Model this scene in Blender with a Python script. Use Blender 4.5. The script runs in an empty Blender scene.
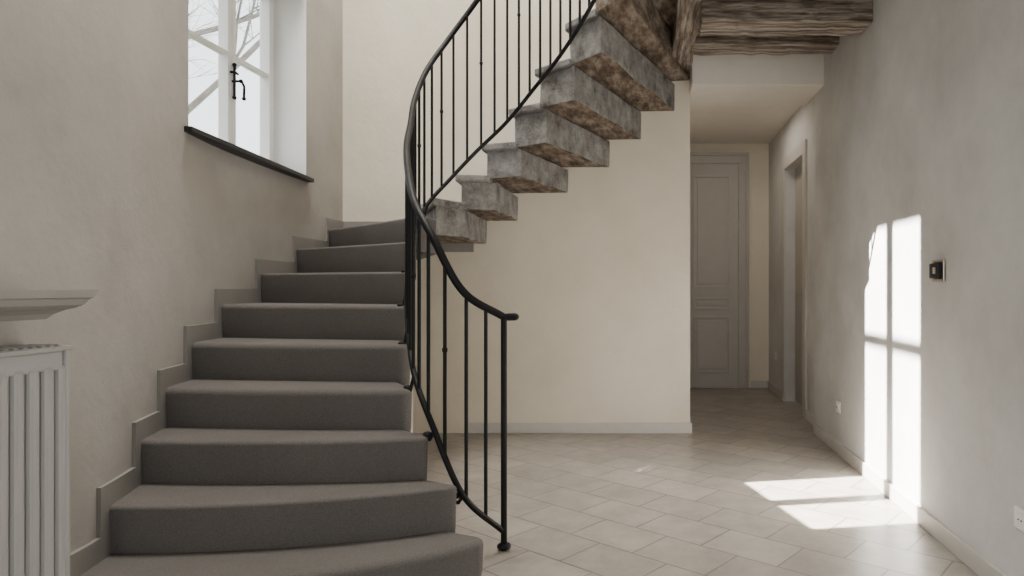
import bpy, bmesh, math, random
import numpy as np
from mathutils import Vector
random.seed(4)
C=bpy.context.scene.collection
H=1.17

# ---------------- materials ----------------
def newmat(name):
    m=bpy.data.materials.new(name); m.use_nodes=True
    nt=m.node_tree; b=nt.nodes['Principled BSDF']; return m,nt,b
def noise(nt,scale,detail=4,rough=.55,mapscale=None,rot=None):
    tc=nt.nodes.new('ShaderNodeTexCoord'); mp=nt.nodes.new('ShaderNodeMapping')
    nt.links.new(tc.outputs['Object'],mp.inputs['Vector'])
    if mapscale: mp.inputs['Scale'].default_value=mapscale
    if rot: mp.inputs['Rotation'].default_value=rot
    n=nt.nodes.new('ShaderNodeTexNoise'); n.inputs['Scale'].default_value=scale
    n.inputs['Detail'].default_value=detail; n.inputs['Roughness'].default_value=rough
    nt.links.new(mp.outputs['Vector'],n.inputs['Vector']); return n
def ramp(nt,src,stops):
    r=nt.nodes.new('ShaderNodeValToRGB'); nt.links.new(src,r.inputs['Fac'])
    e=r.color_ramp.elements
    e[0].position,e[0].color=stops[0][0],(*stops[0][1],1)
    e[1].position,e[1].color=stops[-1][0],(*stops[-1][1],1)
    for p,c in stops[1:-1]:
        x=e.new(p); x.color=(*c,1)
    return r
def bump(nt,b,src,strength,dist=.01):
    bp=nt.nodes.new('ShaderNodeBump'); bp.inputs['Strength'].default_value=strength
    bp.inputs['Distance'].default_value=dist
    nt.links.new(src,bp.inputs['Height']); nt.links.new(bp.outputs['Normal'],b.inputs['Normal'])
def plaster(name,c1,c2,scale=1.3):
    m,nt,b=newmat(name)
    n=noise(nt,scale,8,.64)
    r=ramp(nt,n.outputs['Fac'],[(.32,c1),(.66,c2)])
    nt.links.new(r.outputs['Color'],b.inputs['Base Color'])
    b.inputs['Roughness'].default_value=.85
    n2=noise(nt,5,7,.65); bump(nt,b,n2.outputs['Fac'],.3,.02)
    return m
def plain(name,c,rough=.5,metal=0,var=.06,sc=8,bmp=0,spec=.5):
    m,nt,b=newmat(name)
    n=noise(nt,sc,4)
    lo=tuple(x*(1-var) for x in c); hi=tuple(min(1,x*(1+var)) for x in c)
    r=ramp(nt,n.outputs['Fac'],[(.3,lo),(.7,hi)])
    nt.links.new(r.outputs['Color'],b.inputs['Base Color'])
    b.inputs['Roughness'].default_value=rough; b.inputs['Metallic'].default_value=metal
    b.inputs['Specular IOR Level'].default_value=spec
    if bmp: bump(nt,b,n.outputs['Fac'],bmp)
    return m
M_left=plaster('plaster_left_shaded',(.36,.335,.30),(.485,.46,.425),1.0)  # shade of the backlit wall put into a darker plaster colour
M_back=plaster('plaster_back_warm_lit',(.68,.61,.49),(.78,.715,.60),.9)  # warm light on the back wall is put into this colour
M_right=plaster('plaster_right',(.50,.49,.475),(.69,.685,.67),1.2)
M_white=plain('white_paint',(.82,.81,.80),.45,var=.02)
M_ceil=plain('ceiling_paint',(.72,.67,.60),.8,var=.03)
M_base=plain('baseboard_paint',(.56,.53,.49),.5,var=.03)
M_skirt=plain('stair_skirt_paint',(.27,.255,.235),.6,var=.05)
M_door=plain('door_paint',(.42,.39,.35),.5,var=.03)
M_iron=plain('black_iron',(.006,.006,.007),.5,0,var=.2,spec=.25)
M_sill=plain('dark_slate',(.02,.02,.024),.5,spec=.3)
M_rad=plain('radiator_enamel',(.40,.39,.375),.35,var=.02)
M_shelf=plain('shelf_paint',(.30,.285,.265),.5,var=.04)
M_plastic=plain('white_plastic',(.8,.79,.76),.35,var=.01)
M_brass=plain('aged_metal',(.45,.38,.28),.3,.9,var=.1)
M_bark=plain('bark',(.30,.27,.25),.9,var=.3)
M_stone=plain('masonry',(.6,.55,.47),.9,var=.05)
def m_carpet():
    m,nt,b=newmat('carpet')
    n=noise(nt,260,2,.7); n2=noise(nt,3,3)
    r=ramp(nt,n.outputs['Fac'],[(.3,(.105,.095,.087)),(.7,(.185,.172,.160))])
    r2=ramp(nt,n2.outputs['Fac'],[(.3,(.9,.9,.9)),(.7,(1,1,1))])
    mx=nt.nodes.new('ShaderNodeMixRGB'); mx.blend_type='MULTIPLY'; mx.inputs['Fac'].default_value=1
    nt.links.new(r.outputs['Color'],mx.inputs[1]); nt.links.new(r2.outputs['Color'],mx.inputs[2])
    nt.links.new(mx.outputs['Color'],b.inputs['Base Color'])
    b.inputs['Roughness'].default_value=1; b.inputs['Specular IOR Level'].default_value=.1
    bump(nt,b,n.outputs['Fac'],.4,.003); return m
M_carpet=m_carpet()
def m_conc():
    m,nt,b=newmat('rough_concrete')
    n=noise(nt,6,10,.78)
    r=ramp(nt,n.outputs['Fac'],[(.34,(.08,.07,.06)),(.43,(.22,.205,.19)),(.55,(.35,.34,.32)),(.72,(.55,.54,.52))])
    nt.links.new(r.outputs['Color'],b.inputs['Base Color']); b.inputs['Roughness'].default_value=.9
    n2=noise(nt,18,9,.75); bump(nt,b,n2.outputs['Fac'],1,.04); return m
M_conc=m_conc()
def m_wood(name,sc,dark=(.05,.036,.027),mid=(.19,.148,.112),light=(.46,.41,.35)):
    m,nt,b=newmat(name)
    n=noise(nt,4,8,.7,mapscale=sc)
    r=ramp(nt,n.outputs['Fac'],[(.36,dark),(.48,mid),(.64,light)])
    nt.links.new(r.outputs['Color'],b.inputs['Base Color']); b.inputs['Roughness'].default_value=.8
    bump(nt,b,n.outputs['Fac'],.8,.03); return m
M_woodx=m_wood('old_timber_x',(.6,9,9))
M_woody=m_wood('old_timber_y',(9,.6,9))
M_under=m_wood('weathered_board',(4,1.2,4),(.04,.026,.017),(.14,.096,.065),(.32,.27,.215))
def m_floor():
    m,nt,b=newmat('stone_tiles')
    tc=nt.nodes.new('ShaderNodeTexCoord'); mp=nt.nodes.new('ShaderNodeMapping')
    nt.links.new(tc.outputs['Object'],mp.inputs['Vector']); mp.inputs['Rotation'].default_value=(0,0,math.radians(38))
    br=nt.nodes.new('ShaderNodeTexBrick'); nt.links.new(mp.outputs['Vector'],br.inputs['Vector'])
    br.inputs['Scale'].default_value=1; br.inputs['Brick Width'].default_value=.38; br.inputs['Row Height'].default_value=.26
    br.inputs['Mortar Size'].default_value=.005; br.inputs['Mortar Smooth'].default_value=.3; br.offset=.5
    br.inputs['Color1'].default_value=(.43,.39,.34,1); br.inputs['Color2'].default_value=(.345,.312,.272,1)
    br.inputs['Mortar'].default_value=(.22,.195,.165,1)
    n=noise(nt,5,9,.72); r=ramp(nt,n.outputs['Fac'],[(.33,(.68,.68,.68)),(.66,(1.0,1.0,1.0))])
    mx=nt.nodes.new('ShaderNodeMixRGB'); mx.blend_type='MULTIPLY'; mx.inputs['Fac'].default_value=1
    nt.links.new(br.outputs['Color'],mx.inputs[1]); nt.links.new(r.outputs['Color'],mx.inputs[2])
    nt.links.new(mx.outputs['Color'],b.inputs['Base Color'])
    b.inputs['Roughness'].default_value=.34
    inv=nt.nodes.new('ShaderNodeMath'); inv.operation='SUBTRACT'; inv.inputs[0].default_value=1
    nt.links.new(br.outputs['Fac'],inv.inputs[1]); bump(nt,b,inv.outputs[0],.5,.004)
    return m
M_floor=m_floor()
def m_glass():
    m=bpy.data.materials.new('window_glass'); m.use_nodes=True; nt=m.node_tree; nt.nodes.clear()
    o=nt.nodes.new('ShaderNodeOutputMaterial'); t=nt.nodes.new('ShaderNodeBsdfTransparent'); g=nt.nodes.new('ShaderNodeBsdfGlossy')
    g.inputs['Roughness'].default_value=.02; x=nt.nodes.new('ShaderNodeMixShader'); x.inputs[0].default_value=.05
    nt.links.new(t.outputs[0],x.inputs[1]); nt.links.new(g.outputs[0],x.inputs[2]); nt.links.new(x.outputs[0],o.inputs[0]); return m
M_glass=m_glass()

# ---------------- helpers ----------------
def empty(name):
    e=bpy.data.objects.new(name,None); C.objects.link(e); return e
def mesh(name,v,f,mat,parent=None,smooth=False,mats=None,midx=None):
    me=bpy.data.meshes.new(name); me.from_pydata([tuple(map(float,p)) for p in v],[],f); me.update()
    bm=bmesh.new(); bm.from_mesh(me); bmesh.ops.recalc_face_normals(bm,faces=bm.faces); bm.to_mesh(me); bm.free()
    o=bpy.data.objects.new(name,me); C.objects.link(o)
    for mm in (mats or [mat]): me.materials.append(mm)
    if smooth:
        for p in me.polygons: p.use_smooth=True
    if parent: o.parent=parent
    return o
def bev(o,w,s=2,ang=50):
    b=o.modifiers.new('bevel','BEVEL'); b.width=w; b.segments=s; b.limit_method='ANGLE'; b.angle_limit=math.radians(ang)
    return o
def boxes(name,L,mat,parent=None,bw=0):
    v=[];f=[]
    for x0,x1,y0,y1,z0,z1 in L:
        k=len(v)
        v+=[(x0,y0,z0),(x1,y0,z0),(x1,y1,z0),(x0,y1,z0),(x0,y0,z1),(x1,y0,z1),(x1,y1,z1),(x0,y1,z1)]
        f+=[tuple(k+i for i in q) for q in [(0,3,2,1),(4,5,6,7),(0,1,5,4),(1,2,6,5),(2,3,7,6),(3,0,4,7)]]
    o=mesh(name,v,f,mat,parent)
    if bw: bev(o,bw)
    return o
def box(name,x0,x1,y0,y1,z0,z1,mat,parent=None,bw=0):
    return boxes(name,[(x0,x1,y0,y1,z0,z1)],mat,parent,bw)
def prism(name,poly,z0,z1,mat,parent=None,polyb=None,mats=None):
    n=len(poly); pb=polyb or poly
    v=[(p[0],p[1],z0) for p in pb]+[(p[0],p[1],z1) for p in poly]
    f=[tuple(range(n))[::-1],tuple(range(n,2*n))]+[(i,(i+1)%n,n+(i+1)%n,n+i) for i in range(n)]
    o=mesh(name,v,f,mat,parent,mats=mats)
    return o
def curve(name,polys,r,mat,parent=None,res=3,radii=None):
    cu=bpy.data.curves.new(name,'CURVE'); cu.dimensions='3D'; cu.bevel_depth=r; cu.bevel_resolution=res; cu.use_fill_caps=True
    for k,pts in enumerate(polys):
        s=cu.splines.new('POLY'); s.points.add(len(pts)-1)
        for i,p in enumerate(pts):
            s.points[i].co=(*p,1)
            if radii: s.points[i].radius=radii[k][i]
        s.use_smooth=True
    cu.materials.append(mat)
    o=bpy.data.objects.new(name,cu); C.objects.link(o)
    if parent: o.parent=parent
    return o
def sphere(name,pts,r,mat,parent,sz=(1,1,1)):
    bm=bmesh.new()
    for p in pts:
        res=bmesh.ops.create_uvsphere(bm,u_segments=12,v_segments=8,radius=r)
        for q in res['verts']: q.co=Vector((q.co.x*sz[0]+p[0],q.co.y*sz[1]+p[1],q.co.z*sz[2]+p[2]))
    me=bpy.data.meshes.new(name); bm.to_mesh(me); bm.free(); me.materials.append(mat)
    for p in me.polygons: p.use_smooth=True
    o=bpy.data.objects.new(name,me); C.objects.link(o); o.parent=parent; return o
def catmull(P,n=10):
    P=[np.array(p,float) for p in P]; P=[2*P[0]-P[1]]+P+[2*P[-1]-P[-2]]; out=[]
    for i in range(1,len(P)-2):
        for k in range(n):
            t=k/n
            out.append(.5*((2*P[i])+(-P[i-1]+P[i+1])*t+(2*P[i-1]-5*P[i]+4*P[i+1]-P[i+2])*t*t+(-P[i-1]+3*P[i]-3*P[i+1]+P[i+2])*t**3))
    out.append(P[-2]); return out

# ---------------- room ----------------
XR=1.37; YB=5.51; XE=.363; YD=8.0; TOP=6.9; YF=-1.0
wy=[-1.0,2.2,2.4,2.6,2.83,3.08,3.35,3.7,4.2,4.72,5.25,5.52]
wx=[-1.95,-1.95,-1.965,-2.02,-2.10,-2.18,-2.245,-2.315,-2.375,-2.415,-2.435,-2.44]
_gy=np.linspace(-1,5.52,400); _gx=np.interp(_gy,wy,wx)
ker=np.hanning(25); ker/=ker.sum(); _gx=np.convolve(np.pad(_gx,12,mode='edge'),ker,'valid')
XL=lambda y: float(np.interp(y,_gy,_gx))

box('floor',-3,2.2,-1,8.3,-.1,0,M_floor)
W1=(3.36,4.88,1.95,3.3); GX=-2.68; G1=(3.76,4.88)
W2=(2.68,3.60,3.33,6.02)  # unseen upper opening, added and sized to shape the sun patch
ys=sorted(set([round(float(y),3) for y in np.linspace(-1,5.51,60)]+[W1[0],W1[1],W2[0],W2[1]]))
zs=[0,W1[2],W1[3],W2[2],W2[3],TOP]
v=[];f=[]
for y in ys:
    for z in zs: v.append((XL(y),y,z))
nz=len(zs)
for i in range(len(ys)-1):
    yc=(ys[i]+ys[i+1])/2
    for j in range(nz-1):
        zc=(zs[j]+zs[j+1])/2
        if any(w[0]<yc<w[1] and w[2]<zc<w[3] for w in (W1,W2)): continue
        f.append((i*nz+j,(i+1)*nz+j,(i+1)*nz+j+1,i*nz+j+1))
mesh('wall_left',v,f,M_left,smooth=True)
def reveal(name,w,g):
    a=(XL(w[0]),w[0]);b=(XL(w[1]),w[1]);c=(GX-.06,g[1]);d=(GX-.06,g[0])
    v=[(*p,z) for z in (w[2],w[3]) for p in (a,b,c,d)]
    mesh(name,v,[(0,1,2,3),(4,5,6,7),(0,3,7,4),(1,2,6,5)],M_white)
reveal('trim_1',W1,G1); reveal('trim_2',W2,(W2[0],W2[1]))
ox=GX-.06
v=[];f=[]
yy=[-1,W2[0],W2[1],G1[0],G1[1],5.8]
for y in yy:
    for z in zs: v.append((ox,y,z))
for i in range(5):
    yc=(yy[i]+yy[i+1])/2
    for j in range(nz-1):
        zc=(zs[j]+zs[j+1])/2
        if (G1[0]<yc<G1[1] and W1[2]<zc<W1[3]) or (W2[0]<yc<W2[1] and W2[2]<zc<W2[3]): continue
        f.append((i*nz+j,(i+1)*nz+j,(i+1)*nz+j+1,i*nz+j+1))
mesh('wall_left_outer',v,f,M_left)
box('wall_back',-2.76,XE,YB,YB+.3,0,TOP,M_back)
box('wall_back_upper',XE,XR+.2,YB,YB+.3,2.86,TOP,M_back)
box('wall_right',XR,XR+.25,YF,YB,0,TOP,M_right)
# unseen wall added behind the camera to cut ambient light, with a wide opening
for q in [(-2.76,-.9,YF-.25,YF,0,TOP),(1.1,XR+.25,YF-.25,YF,0,TOP),(-.9,1.1,YF-.25,YF,2.5,TOP)]:
    box('unseen_wall_front',*q,M_back)
box('wall_corridor_left',XE-.2,XE,YB+.3,YD,0,2.9,M_back)
DX=1.45
boxes('wall_corridor_right',[(DX,DX+.2,YB,6.2,0,2.9),(DX,DX+.2,7.05,YD,0,2.9),(DX,DX+.2,6.2,7.05,2.4,2.9)],M_right)
boxes('wall_corridor_end',[(XE-.2,DX+.2,YD,YD+.2,0,3.0)],M_back)
box('ceiling_corridor',XE-.2,DX+.2,YB+.3,YD+.2,2.86,2.95,M_ceil)
box('trim_3',XE-.003,XR,5.22,YB+.32,2.72,3.12,M_ceil,bw=.006)
box('ceiling',.2,XR,-1,YB,3.1,3.32,M_woodx)
box('ceiling_stairwell',-2.8,XR+.25,-1,YB+.3,TOP,TOP+.1,M_ceil)
random.seed(7)
def beam(name,x0,x1,y0,y1,z0,z1,mat,axis):
    n=14; ring=[(0,0),(1,0),(1,1),(0,1)]
    v=[];f=[]
    for i in range(n+1):
        t=i/n
        for a,b in ring:
            j=lambda:(random.random()-.5)*.014
            if axis=='x': v.append((x0+(x1-x0)*t, (y0,y1)[a]+j(), (z0,z1)[b]+(j() if b==0 else 0)))
            else: v.append(((x0,x1)[a]+j(), y0+(y1-y0)*t, (z0,z1)[b]+(j() if b==0 else 0)))
    for i in range(n):
        for k in range(4): f.append((i*4+k,i*4+(k+1)%4,(i+1)*4+(k+1)%4,(i+1)*4+k))
    f+= [(0,1,2,3),(n*4,n*4+1,n*4+2,n*4+3)]
    o=mesh(name,v,f,mat); bev(o,.010,2); return o
for y0,y1,z in [(4.10,4.34,2.77),(4.80,5.02,2.88),(3.36,3.6,2.86),(2.6,2.84,2.86),(1.8,2.04,2.86)]:
    beam('ceiling_beam',.34,XR,y0,y1,z,3.1,M_woodx,'x')
beam('trimmer_beam',.2,.36,1.5,YB,2.89,3.32,M_woody,'y')

boxes('baseboard_back',[(-1.42,XE+.016,YB-.016,YB,0,.085),(XE,XE+.016,YB+.001,YB+.3,0,.085)],M_base,bw=.004)
box('baseboard_right',XR-.016,XR,-1,YB,0,.085,M_base,bw=.004)
boxes('baseboard_corridor',[(DX-.016,DX,YB,6.1,0,.085),(DX-.016,DX,7.15,YD-.017,0,.085),(1.24,DX,YD-.016,YD,0,.085)],M_base,bw=.004)

# ---------------- doors ----------------
d=empty('door_1')
lx0,lx1,zt=.46,1.09,2.62
boxes('leaf',[(lx0,lx1,YD-.03,YD,0.01,zt)],M_door,d)
def panel(x0,x1,z0,z1):
    w=.022; a=YD-.045; b=YD-.029
    return [(x0+w,x1-w,a,b,z0,z0+w),(x0+w,x1-w,a,b,z1-w,z1),(x0,x0+w,a,b,z0,z1),(x1-w,x1,a,b,z0,z1),
            (x0+.05,x1-.05,YD-.038,b,z0+.05,z1-.05)]
boxes('panel_mouldings',panel(lx0+.1,lx1-.1,.18,.84)+panel(lx0+.1,lx1-.1,.92,1.06)+panel(lx0+.1,lx1-.1,1.17,2.48),M_door,d,bw=.003)
boxes('casing',[(lx1+.001,lx1+.085,YD-.05,YD,0,zt),(lx0-.095,lx0-.001,YD-.05,YD,0,zt),(lx0-.095,lx1+.085,YD-.05,YD,zt+.001,zt+.09)],M_door,d)
boxes('casing_edge',[(lx1+.086,lx1+.12,YD-.065,YD,0,zt+.09),(lx0-.095,lx1+.12,YD-.065,YD,zt+.091,zt+.125)],M_door,d)
d=empty('door_2')
boxes('leaf',[(DX+.1,DX+.14,6.201,7.049,.01,2.399)],M_door,d)
boxes('panel_mouldings',[(DX+.088,DX+.1,6.32,6.93,a,b) for a,b in ((.18,.95),(1.1,2.25))],M_door,d,bw=.006)
boxes('casing',[(DX-.02,DX+.001,6.1,6.21,0,2.389),(DX-.02,DX+.001,7.04,7.15,0,2.389),(DX-.02,DX+.001,6.1,7.15,2.39,2.5)],M_base,d)

# ---------------- windows ----------------
def casement(name,y0,y1,z0,z1,ymid,bars,handle):
    w=empty(name); g=GX
    L=[(g-.05,g+.03,y0,y0+.045,z0,z1),(g-.05,g+.03,y1-.045,y1,z0,z1),(g-.05,g+.03,y0+.045,y1-.045,z0,z0+.05),(g-.05,g+.03,y0+.045,y1-.045,z1-.05,z1)]
    boxes('frame',L,M_white,w,bw=.003)
    L=[];G=[]
    for a,b in ((y0+.045,ymid-.002),(ymid+.002,y1-.045)):
        L+=[(g-.02,g+.045,a,a+.04,z0+.05,z1-.05),(g-.02,g+.045,b-.04,b,z0+.05,z1-.05),(g-.02,g+.045,a+.04,b-.04,z0+.05,z0+.11),(g-.02,g+.045,a+.04,b-.04,z1-.11,z1-.05)]
        for zb in bars: L.append((g-.012,g+.035,a+.04,b-.04,zb-.013,zb+.013))
        G.append((g+.004,g+.008,a+.04,b-.04,z0+.1,z1-.1))
    boxes('sashes',L,M_white,w,bw=.003)
    boxes('panes',G,M_glass,w)
    if handle:
        z=2.49
        curve('espagnolette',[[(g+.06,ymid,z-.10),(g+.06,ymid,z+.10)],[(g+.045,ymid,z),(g+.10,ymid,z)],[(g+.10,ymid,z+.01),(g+.11,ymid+.02,z-.03),(g+.105,ymid+.025,z-.10)],
              [(g+.05,ymid-.03,z+.05),(g+.07,ymid-.01,z+.055),(g+.07,ymid+.02,z+.05)]],.008,M_iron,w)
        sphere('knobs',[(g+.06,ymid,z+.105),(g+.06,ymid,z-.105),(g+.105,ymid+.025,z-.105),(g+.10,ymid,z)],.013,M_iron,w)
    return w
casement('window_1',G1[0],G1[1],W1[2]+.0,W1[3],4.36,[2.66],True)
casement('unseen_sun_window',W2[0],W2[1],W2[2],W2[3],3.14,[5.30],False)  # added out of view; its frame and bars shape the sun patch
v=[(XL(3.32)+.04,3.31),(XL(4.9)+.045,4.91),(XL(4.9)-.03,4.91),(XL(4.88)-.03,4.88),(GX+.03,4.88),(GX+.03,3.77),(XL(3.36)-.03,3.38),(XL(3.32)-.03,3.31)]
bev(prism('window_sill',v,W1[2]-.022,W1[2]+.006,M_sill),.004)

# ---------------- staircase ----------------
st=empty('staircase')
T={n:.18*n for n in range(1,10)}
T.update({10:1.76,11:1.95,12:2.17,13:2.40,14:2.63,15:2.86,16:3.10,17:3.32})
OY={1:2.24,2:2.53,3:2.82,4:3.08,5:3.36,6:3.71,7:4.2,8:4.72,9:5.25}
O={n:(XL(y)-.02,y) for n,y in OY.items()}
YO=YB+.005
O.update({10:(-1.85,YO),11:(-1.33,YO),12:(-1.07,YO),13:(-.67,YO),14:(-.33,YO),15:(-.075,YO),16:(.195,YO),17:(.355,YO),18:(.355,4.8)})
I={1:(-.59,2.70),2:(-.745,2.80),3:(-.895,2.88),4:(-1.03,3.03),5:(-1.115,3.25),6:(-1.20,3.5),7:(-1.275,3.73),8:(-1.34,3.95),9:(-1.385,4.2),
   10:(-1.375,4.50),11:(-1.27,4.72),12:(-1.10,4.76),13:(-.90,4.70),14:(-.70,4.56),15:(-.48,4.37),16:(-.30,4.16),17:(-.15,3.94),18:(0,3.72)}
def front(n,dy=0):
    o=np.array(O[n]);i=np.array(I[n]); b={1:.24,2:.14,3:.08,4:.05}.get(n,.03)
    c=(o+i)/2+np.array([.1,-b]); pts=[]
    r=.93 if n>1 else .86
    if n>9: c=(o+i)/2
    for k in range(15):
        t=r*k/14
        pts.append((1-t)**2*o+2*t*(1-t)*c+t*t*i)
    nx=np.array(I[n+1]); s=i+(nx-i)*(.45 if n==1 else .3)
    p=pts[-1]
    for k in range(1,7):
        t=k/6; pts.append((1-t)**2*p+2*t*(1-t)*i+t*t*s)
    return [(q[0],q[1]+dy) for q in pts]
def steppoly(n,fd=0):
    f=front(n)
    if fd:
        f=[(x-(.6*fd if k>12 else 0),y+fd) for k,(x,y) in enumerate(f)]
    if n<9:
        b=front(n+1)[:15]; b=[(x,y+.05) for x,y in b][::-1]
    else:
        b=[(I[10][0],I[10][1]+.05),(O[10][0]+.04,O[10][1]),(-2.46,YO)]
    return f+b
for n in range(1,10):
    o=prism('carpet_step_%d'%n,steppoly(n),T[n]-.18-.045 if n>1 else .001,T[n],M_carpet,st,polyb=steppoly(n,.02))
    bev(o,.036,5,48)
    for p in o.data.polygons: p.use_smooth=True
    if n<9 and n>1:
        pp=steppoly(n,.05); pp=[(x-(.02 if k>14 and k<24 else 0),y) for k,(x,y) in enumerate(pp)]
        prism('masonry_base_%d'%n,pp,0.001,T[n]-.2,M_stone,st)
def block(n):
    a,b,c,dd=[np.array(q) for q in (O[n],I[n],I[n+1],O[n+1])]
    ov=.05
    dirr=(c-b)/np.linalg.norm(c-b); dio=(dd-a)/np.linalg.norm(dd-a)
    c2=c+dirr*ov; d2=dd+(dio*ov if n<16 else 0)
    N=8
    rnd=lambda s=.012:(random.random()-.5)*s
    f1=[a+(b-a)*k/N for k in range(N+1)]; f2=[c2+(d2-c2)*k/N for k in range(N+1)]
    poly=f1+f2
    poly=[(p[0]+rnd(),p[1]+rnd()) for k,p in enumerate(poly)]
    z1=T[n]-.045; z0=T[n]-(.235 if n<13 else .262)
    m=len(poly)
    v=[(x+rnd(),y+rnd(),z0+rnd(.016)) for x,y in poly]+[(x,y,(z0+z1)/2) for x,y in poly]+[(x,y,z1) for x,y in poly]
    f=[]
    for r_ in (0,2*m):
        for k in range(N):
            f.append((r_+k,r_+k+1,r_+m-2-k,r_+m-1-k))
    for r_ in (0,m):
        for k in range(m): f.append((r_+k,r_+(k+1)%m,r_+m+(k+1)%m,r_+m+k))
    o=mesh('stone_step_%d'%n,v,f,M_conc,st,mats=[M_conc if n<16 else M_under,M_under])
    for k in range(N): o.data.polygons[k].material_index=1
    bev(o,.008,2,40)
    nb=-dirr*.035; inn=(b-a)/np.linalg.norm(b-a)*.035
    tp=[a+(-dio*.03 if n<17 else 0),b+nb+inn,c+inn+dirr*.02,dd+(dio*.0)]
    t=prism('stone_tread_%d'%n,[tuple(q) for q in tp],T[n]-.05,T[n],M_conc,st); bev(t,.010,2)
for n in range(10,18): block(n)

v=[];f=[]
def strip(path,z0,z1,nrm):
    k=len(v); m=len(path)
    for (x,y) in path:
        ax,ay=nrm
        v.extend([(x,y,z0),(x+ax*.018,y+ay*.018,z0),(x+ax*.018,y+ay*.018,z1),(x,y,z1)])
    for i in range(m-1):
        for q in range(4):
            f.append((k+i*4+q,k+i*4+(q+1)%4,k+(i+1)*4+(q+1)%4,k+(i+1)*4+q))
    f.append((k,k+1,k+2,k+3)); e=k+(m-1)*4; f.append((e,e+1,e+2,e+3))
for n in range(1,10):
    y0=OY[n]-.055; y1=(OY[n+1]-.055) if n<9 else YB
    strip([(XL(y)-.002,y) for y in np.linspace(y0,y1,7)],max(0,T[n]-.36),T[n]+.085,(1,0))
strip([(-2.43,YB),(O[10][0]-.05,YB)],T[9]-.2,T[9]+.085,(0,-1))
strip([(O[10][0]-.05,YB),(O[11][0]-.05,YB)],T[10]-.3,T[10]+.085,(0,-1))
mesh('trim_4',v,f,M_skirt)

# ---------------- railing ----------------
rl=empty('stair_railing')
A=[(-.63,3.05,.08,1.04),(-.78,2.93,.28,1.155),(-.915,2.94,.58,1.39),(-1.04,3.08,.78,1.56),(-1.145,3.30,.98,1.74),(-1.235,3.54,1.16,1.91),
 (-1.305,3.8,1.34,2.08),(-1.355,4.02,1.52,2.28),(-1.355,4.25,1.69,2.53),(-1.27,4.43,1.87,2.79),(-1.115,4.51,2.07,3.06),(-.91,4.49,2.26,3.34),
 (-.715,4.39,2.45,3.57),(-.515,4.24,2.63,3.78),(-.33,4.06,2.83,3.99),(-.16,3.85,3.05,4.2),(-.01,3.63,3.33,4.4)]
P=catmull(A,12)
bot=[(p[0],p[1],p[2]) for p in P]; top=[(p[0],p[1],p[3]) for p in P]
tail=[(-.59,3.075,1.04),(-.61,3.06,1.04)]
curve('handrail',[tail+top],.017,M_iron,rl,4)
sphere('handrail_end',[(-.588,3.076,1.04)],.019,M_iron,rl,(1.1,1.1,.9))
curve('bottom_rail',[bot[0:]],.013,M_iron,rl,3)
curve('newel',[[(-.63,3.05,0.0),(-.63,3.05,1.04)]],.014,M_iron,rl,4)
sphere('newel_foot',[(-.63,3.05,.018)],.032,M_iron,rl,(1,1,.55))
arc=[0]
for i in range(1,len(P)): arc.append(arc[-1]+math.hypot(P[i][0]-P[i-1][0],P[i][1]-P[i-1][1]))
tot=arc[-1]; nb=int(tot/.088); B=[];K=[]
for k in range(1,nb):
    s=k*tot/nb
    q=[float(np.interp(s,arc,[p[c] for p in P])) for c in range(4)]
    B.append([(q[0],q[1],q[2]),(q[0],q[1],q[3])])
    if k%3==0:
        K+= [(q[0],q[1],q[2]+(q[3]-q[2])*.55)]
curve('balusters',B,.0082,M_iron,rl,3)
sphere('baluster_collars',K,.0122,M_iron,rl,(1,1,1.3))
F=[];S=[]
for n in range(2,10):
    i=np.array(I[n])
    dd=[math.hypot(p[0]-i[0],p[1]-i[1]-.06) for p in P]; j=int(np.argmin(dd)); p=P[j]
    zt=T[n]
    F.append([(p[0],p[1],p[2]),(p[0]-.02,p[1]+.0,min(zt-.02,p[2]-.03)),(p[0]-.035,p[1],min(zt-.02,p[2]-.03))])
    S.append((p[0]-.03,p[1],min(zt,p[2])+.0))
curve('rail_brackets',F,.009,M_iron,rl,3)
sphere('bracket_feet',S,.020,M_iron,rl,(1,1,.7))

# ---------------- radiator & shelf ----------------
r=empty('radiator')
L=[]
y=.965
while y<2.12:
    L.append((-1.845,-1.815,y,y+.040,.13,.93)); y+=.05
boxes('fins',L,M_rad,r,bw=.012)
boxes('body',[(-1.925,-1.838,.94,2.137,.14,.955),(-1.93,-1.812,2.138,2.155,.12,.985),(-1.93,-1.812,.93,.948,.12,.985),(-1.84,-1.820,.948,2.137,.915,.975)],M_rad,r,bw=.005)
boxes('top_grille',[(-1.93,-1.806,.93,2.16,.975,.99)]+[(-1.92,-1.82,.95+.03*k,.965+.03*k,.988,.996) for k in range(40)],M_rad,r,bw=.003)
boxes('wall_brackets',[(-1.949,-1.92,1.1,1.14,.3,.9),(-1.949,-1.92,1.95,1.99,.3,.9)],M_rad,r)
prof=[(-1.955,1.168),(-1.735,1.168),(-1.735,1.145),(-1.745,1.140),(-1.752,1.122),(-1.775,1.112),(-1.80,1.106),(-1.825,1.094),(-1.84,1.078),(-1.955,1.072)]
m=len(prof); v=[(x,yv,z-.004) for yv in (.5,2.17) for x,z in prof]
v=[(x,yv+(-(1.164-z)*.8 if yv>2 else 0),z) for (x,yv,z) in v]
f=[tuple(range(m)),tuple(range(m,2*m))]+[(i,(i+1)%m,m+(i+1)%m,m+i) for i in range(m)]
mesh('wall_shelf',v,f,M_shelf)

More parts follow.
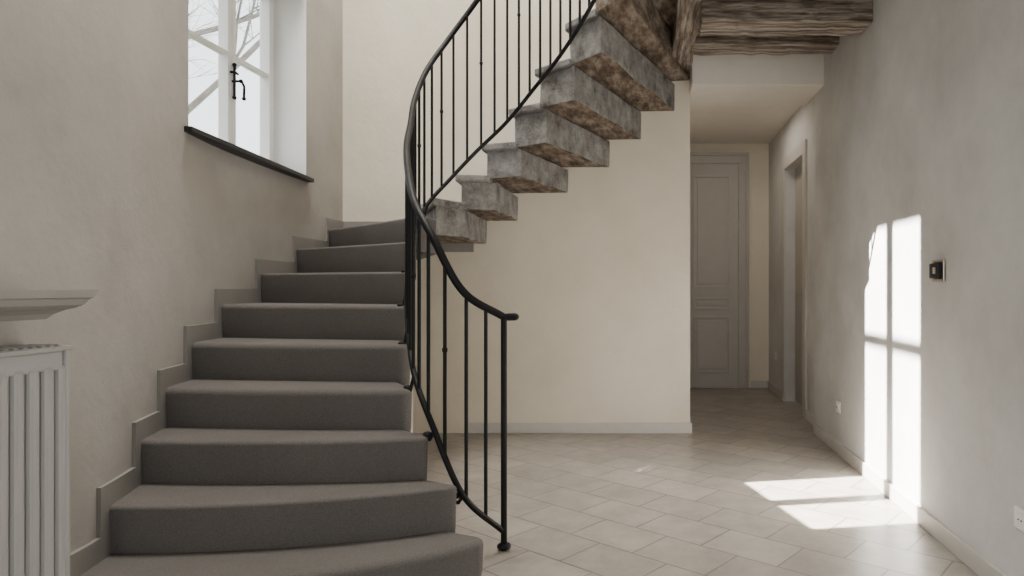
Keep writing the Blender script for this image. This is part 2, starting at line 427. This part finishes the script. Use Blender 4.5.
# ---------------- switches / sockets ----------------
s=empty('light_switch')
boxes('plate',[(XR-.012,XR,3.11,3.235,1.20,1.30)],M_brass,s,bw=.004)
boxes('housing',[(XR-.035,XR-.01,3.125,3.165,1.21,1.29),(XR-.03,XR-.01,3.18,3.225,1.215,1.285)],M_sill,s,bw=.006)
boxes('toggle',[(XR-.045,XR-.03,3.137,3.153,1.235,1.265)],M_brass,s,bw=.003)
def socket(x,y,z):
    s=empty('wall_socket')
    box('plate',x-.010,x,y-.05,y+.05,z-.04,z+.04,M_plastic,s,.004)
    box('rocker',x-.014,x-.009,y-.028,y+.028,z-.024,z+.024,M_plastic,s,.004)
    curve('pin_holes',[[(x-.0165,y-.01,z),(x-.012,y-.01,z)],[(x-.0165,y+.01,z),(x-.012,y+.01,z)]],.003,M_sill,s)
socket(XR,4.82,.33); socket(XR,2.47,.33); socket(DX,7.55,.42)

# ---------------- outdoors tree ----------------
random.seed(11)
segs=[];rad=[]
def grow(p,d,l,r,dep):
    pts=[p];rs=[r]
    for k in range(4):
        d=(d+Vector((random.uniform(-.22,.22),random.uniform(-.22,.22),random.uniform(-.1,.14)))).normalized()
        p=p+d*l/4; pts.append(p); rs.append(r*(1-.15*(k+1)))
        if dep>0 and (k>0 or dep<5):
            for _ in range(2):
                nd=(d+Vector((random.uniform(-1,1),random.uniform(-1,1),random.uniform(-.4,.8)))).normalized()
                if random.random()<.8: grow(p,nd,l*random.uniform(.45,.7),r*.5,dep-1)
    segs.append([tuple(q) for q in pts]); rad.append(rs)
grow(Vector((-7.0,9.9,-1.0)),Vector((0,0,1)),6.2,.10,5)
curve('bare_tree',segs,1,M_bark,None,1,radii=rad)
box('ground_outdoors',-40,-2.9,-20,40,-1.2,-1.0,plain('grass',(.2,.24,.12),.95,var=.3))

# ---------------- lights ----------------
w=bpy.data.worlds.new('World'); bpy.context.scene.world=w; w.use_nodes=True
bg=w.node_tree.nodes['Background']; bg.inputs[0].default_value=(.92,.96,1.0,1); bg.inputs[1].default_value=3.3
def area(name,loc,rot_to,size,power,col):
    l=bpy.data.lights.new(name,'AREA'); l.shape='RECTANGLE'; l.size,l.size_y=size; l.energy=power; l.color=col
    o=bpy.data.objects.new(name,l); C.objects.link(o); o.location=loc
    o.rotation_euler=(Vector(rot_to)-Vector(loc)).to_track_quat('-Z','Y').to_euler(); return o
area('stairwell_fill',(-1.5,3.4,6.8),(-.8,4.0,0),(1.4,2.0),400,(1,.97,.92))  # added fill light high in the stairwell, no skylight there
area('corridor_fill',(.95,6.6,2.83),(.95,6.6,0),(.5,.8),5.5,(1,.9,.78))  # added fill to brighten the corridor, no fitting behind it
dirv=Vector((1,.17,-1.12)).normalized(); ctr=Vector((GX,3.14,4.72))
sp=bpy.data.lights.new('sun_beam','SPOT'); sp.energy=3000000; sp.color=(1,.96,.90); sp.spot_size=2*math.atan(1.1/45); sp.spot_blend=.02; sp.shadow_soft_size=.15
so=bpy.data.objects.new('sun_beam',sp); C.objects.link(so); so.location=ctr-dirv*45; so.rotation_euler=dirv.to_track_quat('-Z','Y').to_euler()

# ---------------- camera ----------------
cam=bpy.data.cameras.new('camera'); co=bpy.data.objects.new('camera',cam); C.objects.link(co)
co.location=(0,0,H); co.rotation_euler=(math.radians(90),0,0)
cam.sensor_width=36; cam.lens=24.01; cam.shift_x=-133/1024; cam.clip_start=.05
bpy.context.scene.camera=co
